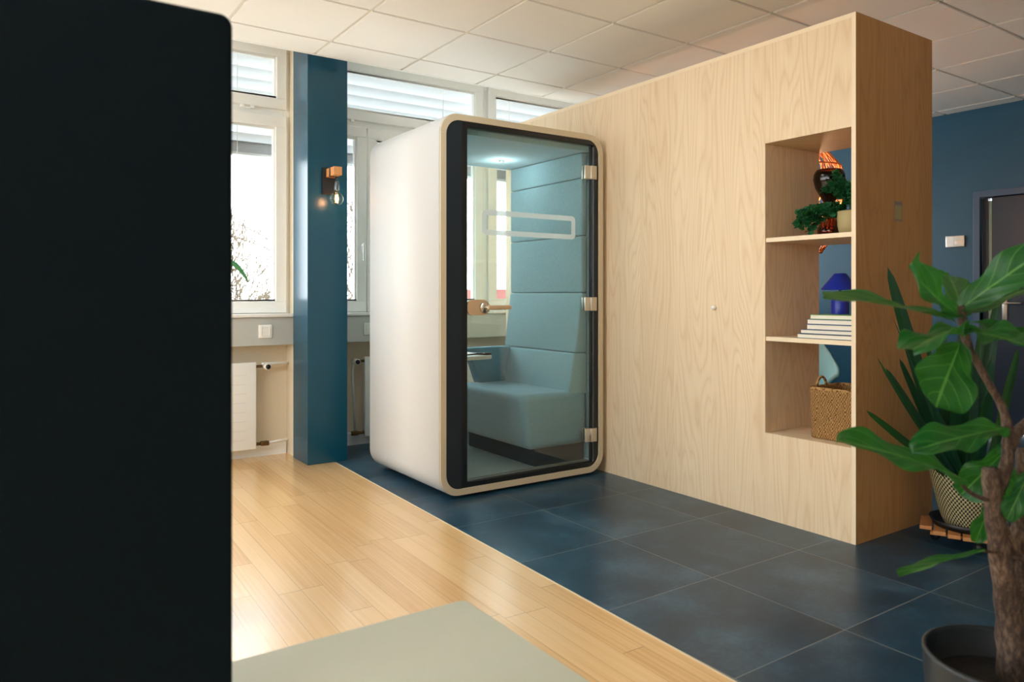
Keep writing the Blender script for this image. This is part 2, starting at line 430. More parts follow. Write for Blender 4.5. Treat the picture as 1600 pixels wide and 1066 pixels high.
def parent_world(p):
    v = Vector(p.location)
    while p.parent: p = p.parent; v = v + Vector(p.location)
    return v
def bevel(o, wd=0.004, seg=2):
    m = o.modifiers.new('bevel', 'BEVEL'); m.width = wd; m.segments = seg; m.limit_method = 'ANGLE'; m.angle_limit = R(40)
    return o
def tag(o, label, cat, group=None):
    o['label'] = label; o['category'] = cat
    if group: o['group'] = group
    return o
def thing(name, label, cat, loc=(0, 0, 0), group=None):
    o = bpy.data.objects.new(name, None); COL.objects.link(o); o.location = loc; o.empty_display_size = 0.1
    return tag(o, label, cat, group)
def struct(o): o['kind'] = 'structure'; return o
def sroot(name, loc=(0, 0, 0)):
    o = bpy.data.objects.new(name, None); COL.objects.link(o); o.location = loc; o.empty_display_size = 0.1
    return struct(o)
def rrect(x0, x1, z0, z1, r, seg=8):
    p = []
    for (cx, cz, a0) in ((x1 - r, z1 - r, 0), (x0 + r, z1 - r, 90), (x0 + r, z0 + r, 180), (x1 - r, z0 + r, 270)):
        for i in range(seg + 1):
            a = R(a0 + 90 * i / seg); p.append((cx + r * math.cos(a), cz + r * math.sin(a)))
    return p

# ------------------------------------------------------------------ room shell
XW, XE, YS, YN = -5.0, 7.15, -3.6, 5.66
def bx(y): return 1.84 + 0.0275 * y          # wood/tile joint
ys = [YS - .2, YN + .0]
f = MB()
f.prism([(XW - .2, ys[0]), (bx(ys[0]), ys[0]), (bx(ys[1]), ys[1]), (XW - .2, ys[1])], 'z', -0.08, 0.0, 0)
f.prism([(bx(ys[0]), ys[0]), (XE + .2, ys[0]), (XE + .2, ys[1]), (bx(ys[1]), ys[1])], 'z', -0.08, 0.0, 1)
struct(f.build('floor', [M['planks'], M['slate']]))
t = MB().prism([(bx(ys[0]) - .004, ys[0] + .2), (bx(ys[0]) + .004, ys[0] + .2), (bx(5.12) + .004, 5.12), (bx(5.12) - .004, 5.12)], 'z', -0.01, 0.0015)
struct(t.build('trim_1', M['pod_trim']))

c = MB(); CH = 2.85; PX, PY = 0.6467, 0.6437; XG, YG = 1.777, 4.677; gw = 0.012
xs = [XG + PX * i for i in range(-11, 10)]; yy = [YG - PY * i for i in range(0, 14)]
def tile(xa, xb, ya, yb):
    c.box(xa, xb, ya, yb, CH, CH + .03, 0)
xsb = [x for x in xs if XW < x < XE]
xe = [XW] + xsb + [XE]; ye = [4.985 + gw] + yy; ye = [y for y in ye if y > YS] + [YS]
for i in range(len(xe) - 1):
    for j in range(len(ye) - 1):
        tile(xe[i] + gw, xe[i + 1] - gw, ye[j + 1] + gw, ye[j] - gw)
c.box(XW - .2, XE + .2, YS - .2, 4.985, CH + .011, CH + .06, 1)
c.box(XW - .2, XE + .2, 4.975, 4.995, CH - .002, 3.12, 2)
c.box(XW - .2, XE + .2, 4.98, 6.0, 3.10, 3.25, 2)
struct(c.build('ceiling', [M['tile_ceiling'], M['grid'], M['frame_white']]))

# unseen glowing panels added in the ceiling grid to brighten the room, above and left of the camera
for xk, yk in ((1.454, 3.068), (-.4865, 3.068), (-2.427, 3.068), (-4.367, 3.068), (-.4865, 1.137), (-2.427, 1.137), (-4.367, 1.137), (-2.427, -.794)):
    if True:
        lp = thing('ceiling_light', 'square white light panel set flush in the ceiling tiles behind the photographed corner', 'ceiling light', (xk, yk, 2.85), 'ceiling light panels')
        fr = MB(); fr.box(xk - .305, xk + .305, yk - .305, yk + .305, 2.842, 2.8495, 0); fr.build('panel_frame', M['frame_white'], lp)
        MB().box(xk - .285, xk + .285, yk - .285, yk + .285, 2.8395, 2.8418).build('diffuser', M['led'], lp)

# window wall
UN = [(-4.77, -3.16, 'l'), (-3.16, -1.55, 'r'), (-1.42, 0.19, 'l'), (0.19, 1.80, 'r'), (1.93, 3.54, 'r'), (3.54, 5.15, 'l'), (5.28, 6.89, 'r')]
wb = MB()
wb.box(XW - .2, XE + .2, 5.66, 5.86, -0.1, 1.03)
wb.box(XW - .2, XE + .2, 5.62, 5.86, 3.06, 3.11)
for a, b in ((-5.2, -4.77), (-1.55, -1.42), (1.80, 1.93), (5.15, 5.28), (6.89, 7.35)):
    wb.box(a, b, 5.46, 5.86, -0.05, 3.10)
struct(wb.build('wall_back', M['plaster']))
bs = MB(); 
for a, b in ((-4.77, -1.56), (-1.41, 1.79), (1.94, 5.14), (5.29, 6.88)): bs.box(a, b, 5.64, 5.66, 0, 0.085)
struct(bs.build('baseboard_back', M['frame_white']))

def sashframe(mb, x0, x1, z0, z1, y0, y1, w):
    mb.box(x0, x1, y0, y1, z0, z0 + w); mb.box(x0, x1, y0, y1, z1 - w, z1)
    mb.box(x0, x0 + w, y0, y1, z0 + w, z1 - w); mb.box(x1 - w, x1, y0, y1, z0 + w, z1 - w)
for i, (x0, x1, side) in enumerate(UN):
    root = sroot('window_%d' % (i + 1), ((x0 + x1) / 2, 5.62, 1.04))
    fr = MB(); sashframe(fr, x0, x1, 1.045, 3.06, 5.60, 5.67, 0.045)
    fr.box(x0 + .045, x1 - .045, 5.60, 5.67, 2.53, 2.60)
    sp = x1 - 1.125 if side == 'r' else x0 + 1.125
    fr.box(sp - .02, sp + .02, 5.60, 5.67, 1.09, 2.53)
    bevel(fr.build('window_frame', M['frame_white'], root), 0.004)
    panes = [(x0 + .03, sp - .004, 1.065, 2.535), (sp + .004, x1 - .03, 1.065, 2.535), (x0 + .03, x1 - .03, 2.585, 3.05)]
    for k, (a, b, z0, z1) in enumerate(panes):
        s_ = MB(); w_ = 0.082 if k < 2 else 0.075
        sashframe(s_, a, b, z0, z1, 5.565, 5.64, w_)
        sashframe(s_, a + w_ - .006, b - w_ + .006, z0 + w_ - .006, z1 - w_ + .006, 5.58, 5.62, 0.02)
        so = bevel(s_.build('sash', M['frame_white'], root), 0.006)
        g = MB().box(a + w_, b - w_, 5.603, 5.609, z0 + w_, z1 - w_); g.build('window_pane', M['glass'], so)
        if k < 2:
            narrow_left = (side == 'r')
            hxp = (sp - .045) if (k == 0) == narrow_left and k == 0 else (sp + .045 if k == 1 else sp - .045)
            if not ((k == 0 and side == 'r') or (k == 1 and side == 'l')): continue
            h = MB(); h.rbox(hxp - .014, hxp + .014, 5.548, 5.566, 1.54, 1.62, .006)
            h.rbox(hxp - .009, hxp + .009, 5.52, 5.55, 1.585, 1.605, .006); h.rbox(hxp - .010, hxp + .010, 5.508, 5.526, 1.47, 1.61, .008)
            h.build('window_handle', M['frame_white'], so)
        else:
            for hx in (x0 + .32, x1 - .32):
                h = MB(); h.rbox(hx - .05, hx - .02, 5.548, 5.57, 2.562, 2.582, .004); h.rbox(hx + .02, hx + .05, 5.548, 5.57, 2.562, 2.582, .004)
                h.box(hx - .03, hx + .03, 5.556, 5.562, 2.560, 2.566); h.build('window_catch', M['frame_white'], so)
    si = MB(); si.box(x0 + .001, x1 - .001, 5.455, 5.66, 1.038, 1.062); bevel(si.build('window_sill', M['sill_white'], root), 0.004)

# exterior venetian blinds
NAMES = {3: 'silver slatted blind outside the window left of the blue pillar', 4: 'silver slatted blind outside the window between pillar and pod', 5: 'silver slatted blind outside the window nearest the wooden divider'}
for i, (x0, x1, side) in enumerate(UN):
    if i not in NAMES: continue
    b = thing('venetian_blind', NAMES[i], 'blind', ((x0 + x1) / 2, 5.76, 2.25), 'exterior window blinds')
    s_ = MB(); z = 3.12
    while z > 2.36:
        n = 6; w2 = 0.047
        for seg in range(1):
            vs = []; fs = []
            for xx in (x0 + .01, x1 - .01):
                for q in range(n + 1):
                    tt = -1 + 2 * q / n; a = R(62); off = 0.007 * (1 - tt * tt)
                    vs.append((xx, 5.76 + w2 * tt * math.cos(a) + off * math.sin(a), z + w2 * tt * math.sin(a) * -1 + off * math.cos(a)))
            for q in range(n): fs.append((q, q + 1, n + 2 + q, n + 1 + q))
            s_.add(vs, fs, True)
        z -= 0.083
    for q in range(9):
        zz = 2.275 + q * 0.009
        s_.box(x0 + .01, x1 - .01, 5.725, 5.795, zz, zz + .002)
    s_.build('slats', M['slat'], b, recalc=False)
    MB().rbox(x0 + .01, x1 - .01, 5.725, 5.795, 2.245, 2.268, .006).build('bottom_rail', M['slat'], b)
    for xx in (x0 + .35, x1 - .35): MB().tube([(xx, 5.715, 3.1), (xx, 5.715, 2.25)], .003, 6).build('ladder_tape', M['grid'], b)

# cable trunking below sills with sockets
TR = [(-4.77, -1.56, None), (-1.41, 1.795, 'grey cable trunking under the window sill left of the blue pillar'), (1.935, 5.14, 'grey cable trunking under the window sill behind the pod'), (5.29, 6.88, None)]
for a, b, lab in TR[1:3]:
    o = MB().box(a, b, 5.478, 5.658, 0.832, 1.036).build('cable_trunking', M['alu']); bevel(o, .003); tag(o, lab, 'trunking', 'cable trunkings')
for x, lab in ((1.585, 'white wall socket on the trunking left of the blue pillar'), (2.395, 'white wall socket on the trunking between pillar and pod')):
    so = thing('wall_socket', lab, 'socket', (x, 5.477, .935), 'wall sockets')
    p = MB().rbox(x - .048, x + .048, 5.466, 5.478, .887, .983, .004); p.build('cover_plate', M['frame_white'], so)
    q = MB(); sashframe(q, x - .032, x + .032, .903, .967, 5.461, 5.467, .005); q.box(x - .018, x + .018, 5.462, 5.467, .925, .928)
    q.build('socket_insert', M['sill_white'], so)

# other walls
# east (blue) wall with a doorway
e = MB(); D0, D1, DZ = 2.05, 3.10, 2.06
e.box(XE, XE + .2, YS - .2, D0, -.05, 3.1); e.box(XE, XE + .2, D1, 6.0, -.05, 3.1); e.box(XE, XE + .2, D0, D1, DZ, 3.1)
struct(e.build('wall_right', M['blue_wall']))
e = MB(); e.box(XW - .2, XE + .2, YS - .2, YS, -.05, 3.1); struct(e.build('wall_front', M['white_paint']))
e = MB()
e.box(XW - .2, XW, YS - .2, -2.9, -.05, 3.1); e.box(XW - .2, XW, 5.3, 6.0, -.05, 3.1)
e.box(XW - .2, XW, -2.9, 5.3, -.05, .95); e.box(XW - .2, XW, -2.9, 5.3, 2.78, 3.1)
for k in range(1, 5): e.box(XW - .2, XW, -2.9 + k * 1.64 - .06, -2.9 + k * 1.64 + .06, .95, 2.78)
struct(e.build('wall_left', M['white_paint']))
for k in range(5):
    y0 = -2.9 + k * 1.64 + (.06 if k else 0); y1 = -2.9 + (k + 1) * 1.64 - (.06 if k < 4 else 0)
    r_ = sroot('window_%d' % (8 + k), (XW - .1, (y0 + y1) / 2, .95))
    q = MB()
    for (a, b, z0, z1) in ((y0, y0 + .08, .95, 2.78), (y1 - .08, y1, .95, 2.78), (y0 + .08, y1 - .08, .95, 1.03), (y0 + .08, y1 - .08, 2.70, 2.78)):
        q.box(XW - .13, XW - .06, a, b, z0, z1)
    q.build('window_frame', M['frame_white'], r_)
    MB().box(XW - .10, XW - .095, y0 + .08, y1 - .08, 1.03, 2.70).build('window_pane', M['glass'], r_)

# door in the blue wall
dr = sroot('door_1', (XE, 2.57, 0))
q = MB()
q.box(XE - .015, XE + .12, D1, D1 + .055, 0, DZ + .055); q.box(XE - .015, XE + .12, D0 - .055, D0, 0, DZ + .055); q.box(XE - .015, XE + .12, D0, D1, DZ, DZ + .055)
bevel(q.build('door_frame', M['blueframe'], dr), .004)
q = MB(); q.box(XE + .04, XE + .085, D0 + .005, D1 - .075, .01, DZ - .005); q.box(XE + .04, XE + .085, D1 - .045, D1 - .003, .01, DZ - .005)
leaf_ = q.build('door_leaf', M['navydoor'], dr)
MB().box(XE + .05, XE + .07, D1 - .075, D1 - .045, .05, DZ - .03).build('glass_strip', M['door_gl'], dr)
q = MB(); q.rbox(XE + .03, XE + .042, 2.90, 2.94, .98, 1.22, .004); q.tube([(XE + .03, 2.92, 1.13), (XE - .02, 2.92, 1.13), (XE - .025, 2.90, 1.13), (XE - .025, 2.77, 1.13)], .009, 8)
q.build('door_handle', M['steel'], dr)
sg = thing('door_sign', 'small silver sign plate on the blue wall left of the dark door', 'sign', (XE, 3.3, 1.68))
q = MB(); q.rbox(XE - .022, XE - .001, 3.225, 3.385, 1.635, 1.735, .003); q.build('sign_plate', M['steel'], sg)
q = MB(); q.box(XE - .024, XE - .021, 3.31, 3.375, 1.645, 1.728); q.build('pale_panel', M['frame_white'], sg)
q = MB(); q.box(XE - .024, XE - .021, 3.235, 3.305, 1.69, 1.728); q.box(XE - .024, XE - .021, 3.235, 3.305, 1.645, 1.665); q.build('grey_panel', M['grid'], sg)
bb = MB(); bb.box(XE - .015, XE, D1 + .06, 5.6, 0, .06); bb.box(XE - .015, XE, YS, D0 - .06, 0, .06); struct(bb.build('baseboard_right', M['blueframe']))

# pillar
o = MB().box(1.783, 2.078, 5.14, 5.455, 0.0, 3.10).build('wall_pillar', M['blue_pillar']); bevel(o, .003)
o.name = 'trim_2'; struct(o)

# ------------------------------------------------------------------ radiators
def radiator(x0, x1, lab, right):
    r_ = thing('radiator', lab, 'radiator', ((x0 + x1) / 2, 5.60, 0.0), 'white panel radiators')
    q = MB(); q.rbox(x0, x1, 5.535, 5.555, .075, .71, .008); q.box(x0 + .01, x1 - .01, 5.555, 5.60, .09, .70)
    q.build('panel', M['frame_white'], r_)
    g = MB()
    xa, xb = (x0 + .06, x1 - .07) if right else (x0 + .04, x1 - .07)
    for k in range(8): g.box(xa, xb, 5.533, 5.537, .15 + k * .067, .152 + k * .067)
    g.build('groove_lines', M['grid'], r_)
    for xx in (x0 + .2, x1 - .2): MB().box(xx - .015, xx + .015, 5.601, 5.6595, .2, .6).build('wall_bracket', M['frame_white'], r_)
    xv = x1 if right else x0; sgn = 1 if right else -1
    v = MB(); v.tube([(xv - sgn * .01, 5.575, .675), (xv + sgn * .05, 5.575, .675)], .011, 10); v.build('valve_body', M['brass'], r_)
    v = MB(); v.tube([(xv + sgn * .075, 5.60, .675), (xv + sgn * .075, 5.505, .675)], [.021, .024], 16); vo = v.build('thermostat_head', M['sill_white'], r_)
    v = MB(); v.tube([(xv + sgn * .075, 5.507, .675), (xv + sgn * .075, 5.499, .675)], .018, 16); v.build('dial_cap', M['black'], vo)
    v = MB(); v.tube([(xv + sgn * .05, 5.585, .69), (xv + sgn * .14, 5.60, .69), (1.8 - .012 if right else xv - .30, 5.60, .69)] if right else [(xv - .075, 5.59, .66), (xv - .075, 5.615, .60), (xv - .045, 5.62, .1)], .011, 10)
    v.build('supply_pipe', M['frame_white'], r_)
    v = MB(); v.tube([(xv - sgn * .01, 5.575, .105), (xv + sgn * .045, 5.575, .105)], .012, 10); v.rbox(xv + (.04 if right else -.10), xv + (.10 if right else -.04), 5.56, 5.592, .088, .122, .006)
    v.build('return_valve', M['brass'], r_)
    v = MB(); v.tube([(xv + sgn * .10, 5.58, .105), (1.79 if right else xv - .30, 5.60, .115)], .009, 8); v.build('return_pipe', M['frame_white'], r_)
radiator(.35, 1.54, 'white panel radiator in the warm lit niche left of the blue pillar', True)
radiator(2.385, 3.4, 'white panel radiator partly hidden behind the office pod', False)

# ------------------------------------------------------------------ sconce on pillar
def sconce():
    X, Z, Y = 1.925, 2.04, 5.14
    s_ = thing('wall_lamp', 'small wall lamp with wooden block and glowing bulb on the blue pillar', 'lamp', (X, Y, Z))
    bevel(MB().box(X - .04, X + .05, Y - .022, Y - .001, Z - .125, Z + .065).build('back_plate', M['black'], s_), .002)
    bevel(MB().box(X - .015, X + .045, Y - .17, Y - .022, Z - .005, Z + .055).build('wooden_arm', M['pine'], s_), .003)
    cxb, cyb = X + .015, Y - .145
    q = MB()
    for k in range(2): 
        yk = Y - .095 - k * .008
        q.tube([(X - .018, yk, Z - .008), (X - .018, yk, Z + .058), (X + .048, yk, Z + .058), (X + .048, yk, Z - .008), (X - .018, yk, Z - .008)], .003, 6)
    q.tube([(cxb, Y - .10, Z - .008), (cxb, cyb, Z - .015), (cxb, cyb, Z - .045)], .003, 6)
    q.build('fabric_cord', M['wire'], s_)
    q = MB().lathe([(0.002, 0), (.012, 0), (.016, -.012), (.017, -.065), (.0165, -.068), (.002, -.068)], (cxb, cyb, Z - .042), 20)
    q.build('bulb_socket', M['socket'], s_)
    bz = Z - .168; prof = []
    for k in range(15):
        a = R(180) * k / 14; prof.append((max(.0005, .047 * math.sin(a)), -.047 * math.cos(a)))
    prof = prof[:12] + [(.018, .050), (.015, .060)]
    bo = MB().lathe(prof, (cxb, cyb, bz), 24).build('bulb', M['bulb_glass'], s_)
    pts = []
    for k in range(60):
        a = k * .75; pts.append((cxb + .010 * math.cos(a), cyb + .010 * math.sin(a), bz + .03 - k * .001))
    MB().tube(pts, .0016, 5).build('filament', M['filament'], bo)
    l = bpy.data.lights.new('bulb_light', 'POINT'); l.energy = 0.4; l.color = (1, .55, .28); l.shadow_soft_size = .02; l.specular_factor = 0.0
    lo = bpy.data.objects.new('bulb_light', l); COL.objects.link(lo); lo.location = (cxb, cyb, bz)
sconce()

# ------------------------------------------------------------------ office pod
def pod():
    P = thing('office_pod', 'white rounded office pod with glass door and teal upholstered bench inside', 'office pod', (2.72, 4.28, 0))
    x0, x1, z0, z1, y0, y1 = 2.097, 3.345, .018, 2.268, 3.79, 4.785
    TH = .040
    o_, i_ = rrect(x0, x1, z0, z1, .125), rrect(x0 + TH, x1 - TH, z0 + TH, z1 - TH, .09)
    MB().ring(o_, i_, y0 + .014, y1).build('shell', M['pod_shell'], P)
    o2 = rrect(x0 + .003, x1 - .003, z0 + .003, z1 - .003, .122)
    tr = MB().ring(o2, i_, y0, y0 + .014)
    for (xx, zz, dx, dz) in ((x0, z1 - .125, 1, 0), (x1 - TH, z1 - .125, 1, 0), (x0, z0 + .125, 1, 0), (x1 - TH, z0 + .125, 1, 0)):
        tr.box(xx + .003, xx + TH - .003, y0 - .0006, y0, zz, zz + .0015, 1)
    tr.build('front_rim', [M['pod_trim'], M['grid']], P)
    for xx in (x0 + .2, x1 - .2):
        for yv in (y0 + .15, y1 - .15): MB().lathe([(.001, 0), (.025, 0), (.025, .02), (.001, .02)], (xx, yv, 0), 16).build('levelling_foot', M['black'], P)
    # black door surround
    inr = rrect(x0 + TH + .001, x1 - TH - .001, z0 + TH + .001, z1 - TH - .001, .089)
    xl, xr, zb, zt = 2.282, 3.268, .088, 2.198
    inner = []
    n = len(inr); r2 = .02
    inner = rrect(xl, xr, zb, zt, .012)
    MB().ring(inr, inner, y0 + .006, y0 + .06).build('door_surround', M['pod_frame'], P)
    MB().prism([q for q in rrect(x0 + TH + .001, 2.277, z0 + TH + .001, z1 - TH - .001, .0885, 8)][9:27] + [(2.245, z0 + TH + .001), (2.245, z1 - TH - .001)], 'y', y0 + .002, y0 + .0055).build('side_panel', M['pod_dark'], P)
    q = MB(); q.box(xl + .001, xr - .001, y0 + .022, y0 + .032, zb + .006, zt - .004); door = q.build('glass_door', M['pod_glass'], P)
    sl = MB(); sl.box(xl, xr, y0 + .034, y0 + .12, zb - .03, zb - .006); sl.box(xl, xr, y0 + .05, y0 + .055, zb - .006, zb + .002); sl.box(xl, xr, y0 + .09, y0 + .095, zb - .006, zb + .002)
    sl.build('threshold', M['steel'], P)
    for zc in (2.015, 1.14, .268):
        h = MB(); h.rbox(3.192, 3.272, y0 + .006, y0 + .021, zc - .045, zc + .045, .004); h.rbox(3.235, 3.285, y0 - .004, y0 + .006, zc - .045, zc + .045, .003)
        h.rbox(3.192, 3.25, y0 + .033, y0 + .045, zc - .045, zc + .045, .003)
        h.build('hinge', M['steel'], door)
    d = MB(); oo = rrect(2.395, 3.117, 1.563, 1.716, .03); ii = rrect(2.427, 3.085, 1.595, 1.684, .008)
    d.ring(oo, ii, y0 + .0195, y0 + .0215); d.build('white_decal', M['decal'], door)
    h = MB(); h.prism(rrect(2.284, 2.435, 1.078, 1.172, .04), 'y', y0 + .006, y0 + .021); hp = h.build('handle_plate', M['handle_wood'], door)
    h = MB(); h.tube([(2.405, y0 + .006, 1.125), (2.405, y0 - .004, 1.125)], .034, 24); h.tube([(2.405, y0 - .004, 1.125), (2.405, y0 - .04, 1.125)], .010, 12); h.build('handle_rosette', M['steel'], hp)
    h = MB(); h.rbox(2.395, 2.56, y0 - .055, y0 - .035, 1.112, 1.138, .006); h.build('handle_lever', M['handle_wood'], hp)
    # interior
    MB().box(x0 + TH + .002, x1 - TH - .002, y0 + .062, y1 - .02, z0 + TH + .001, .085).build('floor_carpet', M['carpet'], P)
    MB().box(x0 + TH + .004, x1 - TH - .004, y0 + .062, y1 - .02, 2.165, z1 - TH - .002).build('ceiling_panel', M['teal'], P)
    MB().box(x0 + TH + .002, x0 + TH + .03, y0 + .062, y1 - .03, .09, 2.16).build('left_wall_panel', M['teal'], P)
    MB().box(x1 - TH - .022, x1 - TH - .002, y0 + .062, y1 - .03, .09, 2.16).build('right_wall_panel', M['teal2'], P)
    MB().box(x0 + TH + .002, x1 - TH - .002, y1 - .018, y1 - .008, z0 + TH + .03, z1 - TH - .004).build('rear_glass', M['pod_glass'], P)
    MB().lathe([(.014, 0), (.020, 0), (.022, .012), (.014, .012)], (2.96, 4.45, 2.152), 20).build('ceiling_spot', M['steel'], P)
    l = bpy.data.lights.new('pod_lamp', 'POINT'); l.energy = 0.9; l.color = (1.0, .97, .93); l.shadow_soft_size = .03  # point light added to brighten the pod interior
    lo = bpy.data.objects.new('pod_lamp', l); COL.objects.link(lo); lo.location = (2.96, 4.45, 2.10)
    ya, yb = 3.88, 4.735
    def bpanel(za, zb_, xt, xb_):
        # upholstered panel: face from (xb_, za) to (xt, zb_), softly rounded
        g = MB(); g.rbox(0, 1, ya, yb, za + .0015, zb_ - .0015, .012, 3)
        vs = []
        for (px, py, pz) in g.v:
            tt = (pz - za) / (zb_ - za); front = xb_ + (xt - xb_) * tt
            if px < .5: vs.append((front + px, py, pz))
            else: vs.append((3.278 - (1 - px), py, pz))
        g.v = vs; g.build('backrest_panel', M['teal'], P)
    for za, zb_, xt, xb_ in ((1.99, 2.162, 3.232, 3.232), (1.60, 1.99, 3.232, 3.232), (1.215, 1.60, 3.232, 3.232), (.81, 1.215, 3.228, 3.175), (.53, .81, 3.165, 3.115)):
        bpanel(za, zb_, xt, xb_)
    # bench seat, front face leaning inwards to the floor
    g = MB(); g.rbox(0, 1, ya - .01, yb, .20, .558, .045, 5)
    vs = []
    for (px, py, pz) in g.v:
        tt = (pz - .20) / .358
        fx = 2.785 + (2.722 - 2.785) * tt
        vs.append((fx + px, py, pz) if px < .5 else (3.275 - (1 - px), py, pz))
    g.v = vs; g.build('bench_seat', M['teal2'], P)
    MB().box(2.86, 3.27, ya + .03, yb, .086, .205).build('bench_plinth', M['plinth'], P)
    g = MB(); g.rbox(0, 1, 4.64, 4.735, .545, .815, .018, 3)
    vs = []
    for (px, py, pz) in g.v:
        tt = (pz - .545) / .27; fx = 2.90 + (2.80 - 2.90) * tt
        vs.append((fx + px, py, pz) if px < .5 else (3.20 - (1 - px), py, pz))
    g.v = vs; g.build('armrest', M['teal2'], P)
    tp = [(2.168, 4.14), (2.64, 4.14)] + [(2.64 + .07 * math.sin(R(a)), 4.21 - .07 * math.cos(R(a))) for a in range(15, 90, 15)] + [(2.71, 4.21), (2.71, 4.50)] + [(2.66 + .05 * math.cos(R(a)), 4.50 + .05 * math.sin(R(a))) for a in range(15, 91, 15)] + [(2.168, 4.55)]
    tb = bevel(MB().prism(tp, 'z', .775, .80).build('table_top', M['sill_white'], P), .006)
    MB().prism([(2.168, .774), (2.62, .774), (2.50, .72), (2.168, .56)], 'y', 4.30, 4.335).build('table_bracket', M['pod_trim'], P)
    return P
pod()
q = MB(); q.tube([(2.50, 4.19, .807), (2.60, 4.205, .809), (2.66, 4.19, .807)], [.004, .006, .007], 8); q.rbox(2.645, 2.70, 4.175, 4.20, .801, .815, .005)
q.tube([(2.45, 4.30, .805), (2.50, 4.19, .805)], .003, 6)
tag(q.build('charging_cable', M['wire']), 'short black cable lying on the small white pod table', 'cable')

# ------------------------------------------------------------------ wooden room divider with open shelves
X0, XB, X1 = 3.383, 3.872, 4.105
Y0, YO, Y1, ZT = 2.018, 2.532, 5.02, 2.56
dv = thing('wooden_divider', 'tall pale wood room divider with open shelf niche at its near end', 'room divider', (3.7, 3.4, 0))
q = MB(); q.box(X0, XB, YO, Y1, .0, ZT); bevel(q.build('cabinet_body', M['wood_wall'], dv), .0015)
q = MB(); q.box(X0, XB, Y0 + .023, YO - .0005, 2.012, ZT); q.build('upper_panel', M['wood_wall'], dv)
q = MB(); q.box(X0, XB, Y0 + .023, YO - .0005, 0, .462); q.build('lower_panel', M['wood_wall'], dv)
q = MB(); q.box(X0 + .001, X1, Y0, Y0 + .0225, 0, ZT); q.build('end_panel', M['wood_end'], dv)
q = MB(); q.box(X0 - .0004, X0 + .001, Y0, Y0 + .0225, 0, ZT); q.box(X0 - .0006, X0 - .0001, Y0 + .023, Y1, ZT - .022, ZT + .0003); q.build('edge_banding', M['wood_edge'], dv)
q = MB(); q.box(XB + .0005, X1, Y0 + .023, Y1, 2.40, ZT); q.build('rear_header', M['wood_wall'], dv)
for z in (1.482, .954):
    q = MB(); q.box(X0 + .008, XB - .004, Y0 + .0232, YO - .001, z, z + .023, 0); q.box(X0 + .006, X0 + .008, Y0 + .0232, YO - .001, z, z + .023, 1)
    q.build('shelf', [M['wood_wall'], M['wood_edge']], dv)
q = MB()
q.lathe([(.001, 0), (.010, 0), (.013, .006), (.014, .014), (.010, .020), (.001, .022)], (0, 0, 0), 20)
q.v = [(X0 - z, 2.874 + x, 1.127 + y) for (x, y, z) in q.v]
q.build('wall_knob', M['sill_white'], dv)
q = MB(); q.box(3.728, 3.802, Y0 - .0012, Y0 - .0001, 1.575, 1.675, 0); q.box(3.733, 3.797, Y0 - .0016, Y0 - .0012, 1.585, 1.655, 1)
tag(q.build('sticker', [M['sticker'], M['beigepot']]), 'small grey sticker on the end panel of the wooden divider', 'sticker')

# things on the shelves
# basket
def basket():
    b = thing('wicker_basket', 'woven seagrass basket with looped handle on the bottom of the shelf niche', 'basket', (3.60, 2.19, .462))
    x0, x1, y0, y1, z0, z1 = 3.455, 3.755, 2.055, 2.325, .463, .715
    def loop(ins, z, n=10):
        return rrect(x0 + ins, x1 - ins, y0 + ins, y1 - ins, .035, n)
    rows = 18; vs = []; m = None; g = MB()
    prof = [(.008, z0)] + [(.003 - .005 * (k / rows) + .0035 * math.sin(k * math.pi), z0 + .004 + (z1 - z0 - .004) * k / rows) for k in range(rows + 1)]
    L = [loop(i, z) for i, z in prof]; n = len(L[0])
    inner = [loop(i + .014, z) for i, z in reversed(prof)]
    rings = [(l, z) for l, (i, z) in zip(L, prof)] + [(l, z + .002) for l, (i, z) in zip(inner, list(reversed(prof)))]
    for l, z in rings: vs += [(a, b_, z) for a, b_ in l]
    # arc length param for uv
    fs = []; uvs = []
    for k in range(len(rings) - 1):
        for i in range(n):
            j = (i + 1) % n; fs.append((k * n + i, k * n + j, (k + 1) * n + j, (k + 1) * n + i))
            def U(idx): 
                l = L[0]; acc = 0
                for t in range(idx): acc += math.hypot(l[(t + 1) % n][0] - l[t % n][0], l[(t + 1) % n][1] - l[t % n][1])
                return acc / 1.1
            uvs.append([(U(i), k / rows), (U(i + 1), k / rows), (U(i + 1), (k + 1) / rows), (U(i), (k + 1) / rows)])
    g.add(vs, fs, True, 0, uvs); g.add([(a, b_, z0 + .006) for a, b_ in loop(.02, 0)], [tuple(range(n))])
    g.build('basket_body', M['basket'], b)
    r_ = MB(); pts = [(a, b_, z1 + .004) for a, b_ in loop(.003, 0)]; r_.tube(pts + pts[:1], .009, 8, False); r_.build('rim', M['basket'], b)
    for yc in (y1 - .008, y0 + .008):
        h = MB(); pts = [(x0 + .11 + .045 * -math.cos(R(a)), yc, z1 - .01 + .065 * math.sin(R(a))) for a in range(0, 181, 15)]; h.tube(pts, .007, 8); h.build('handle', M['basket'], b)
basket()
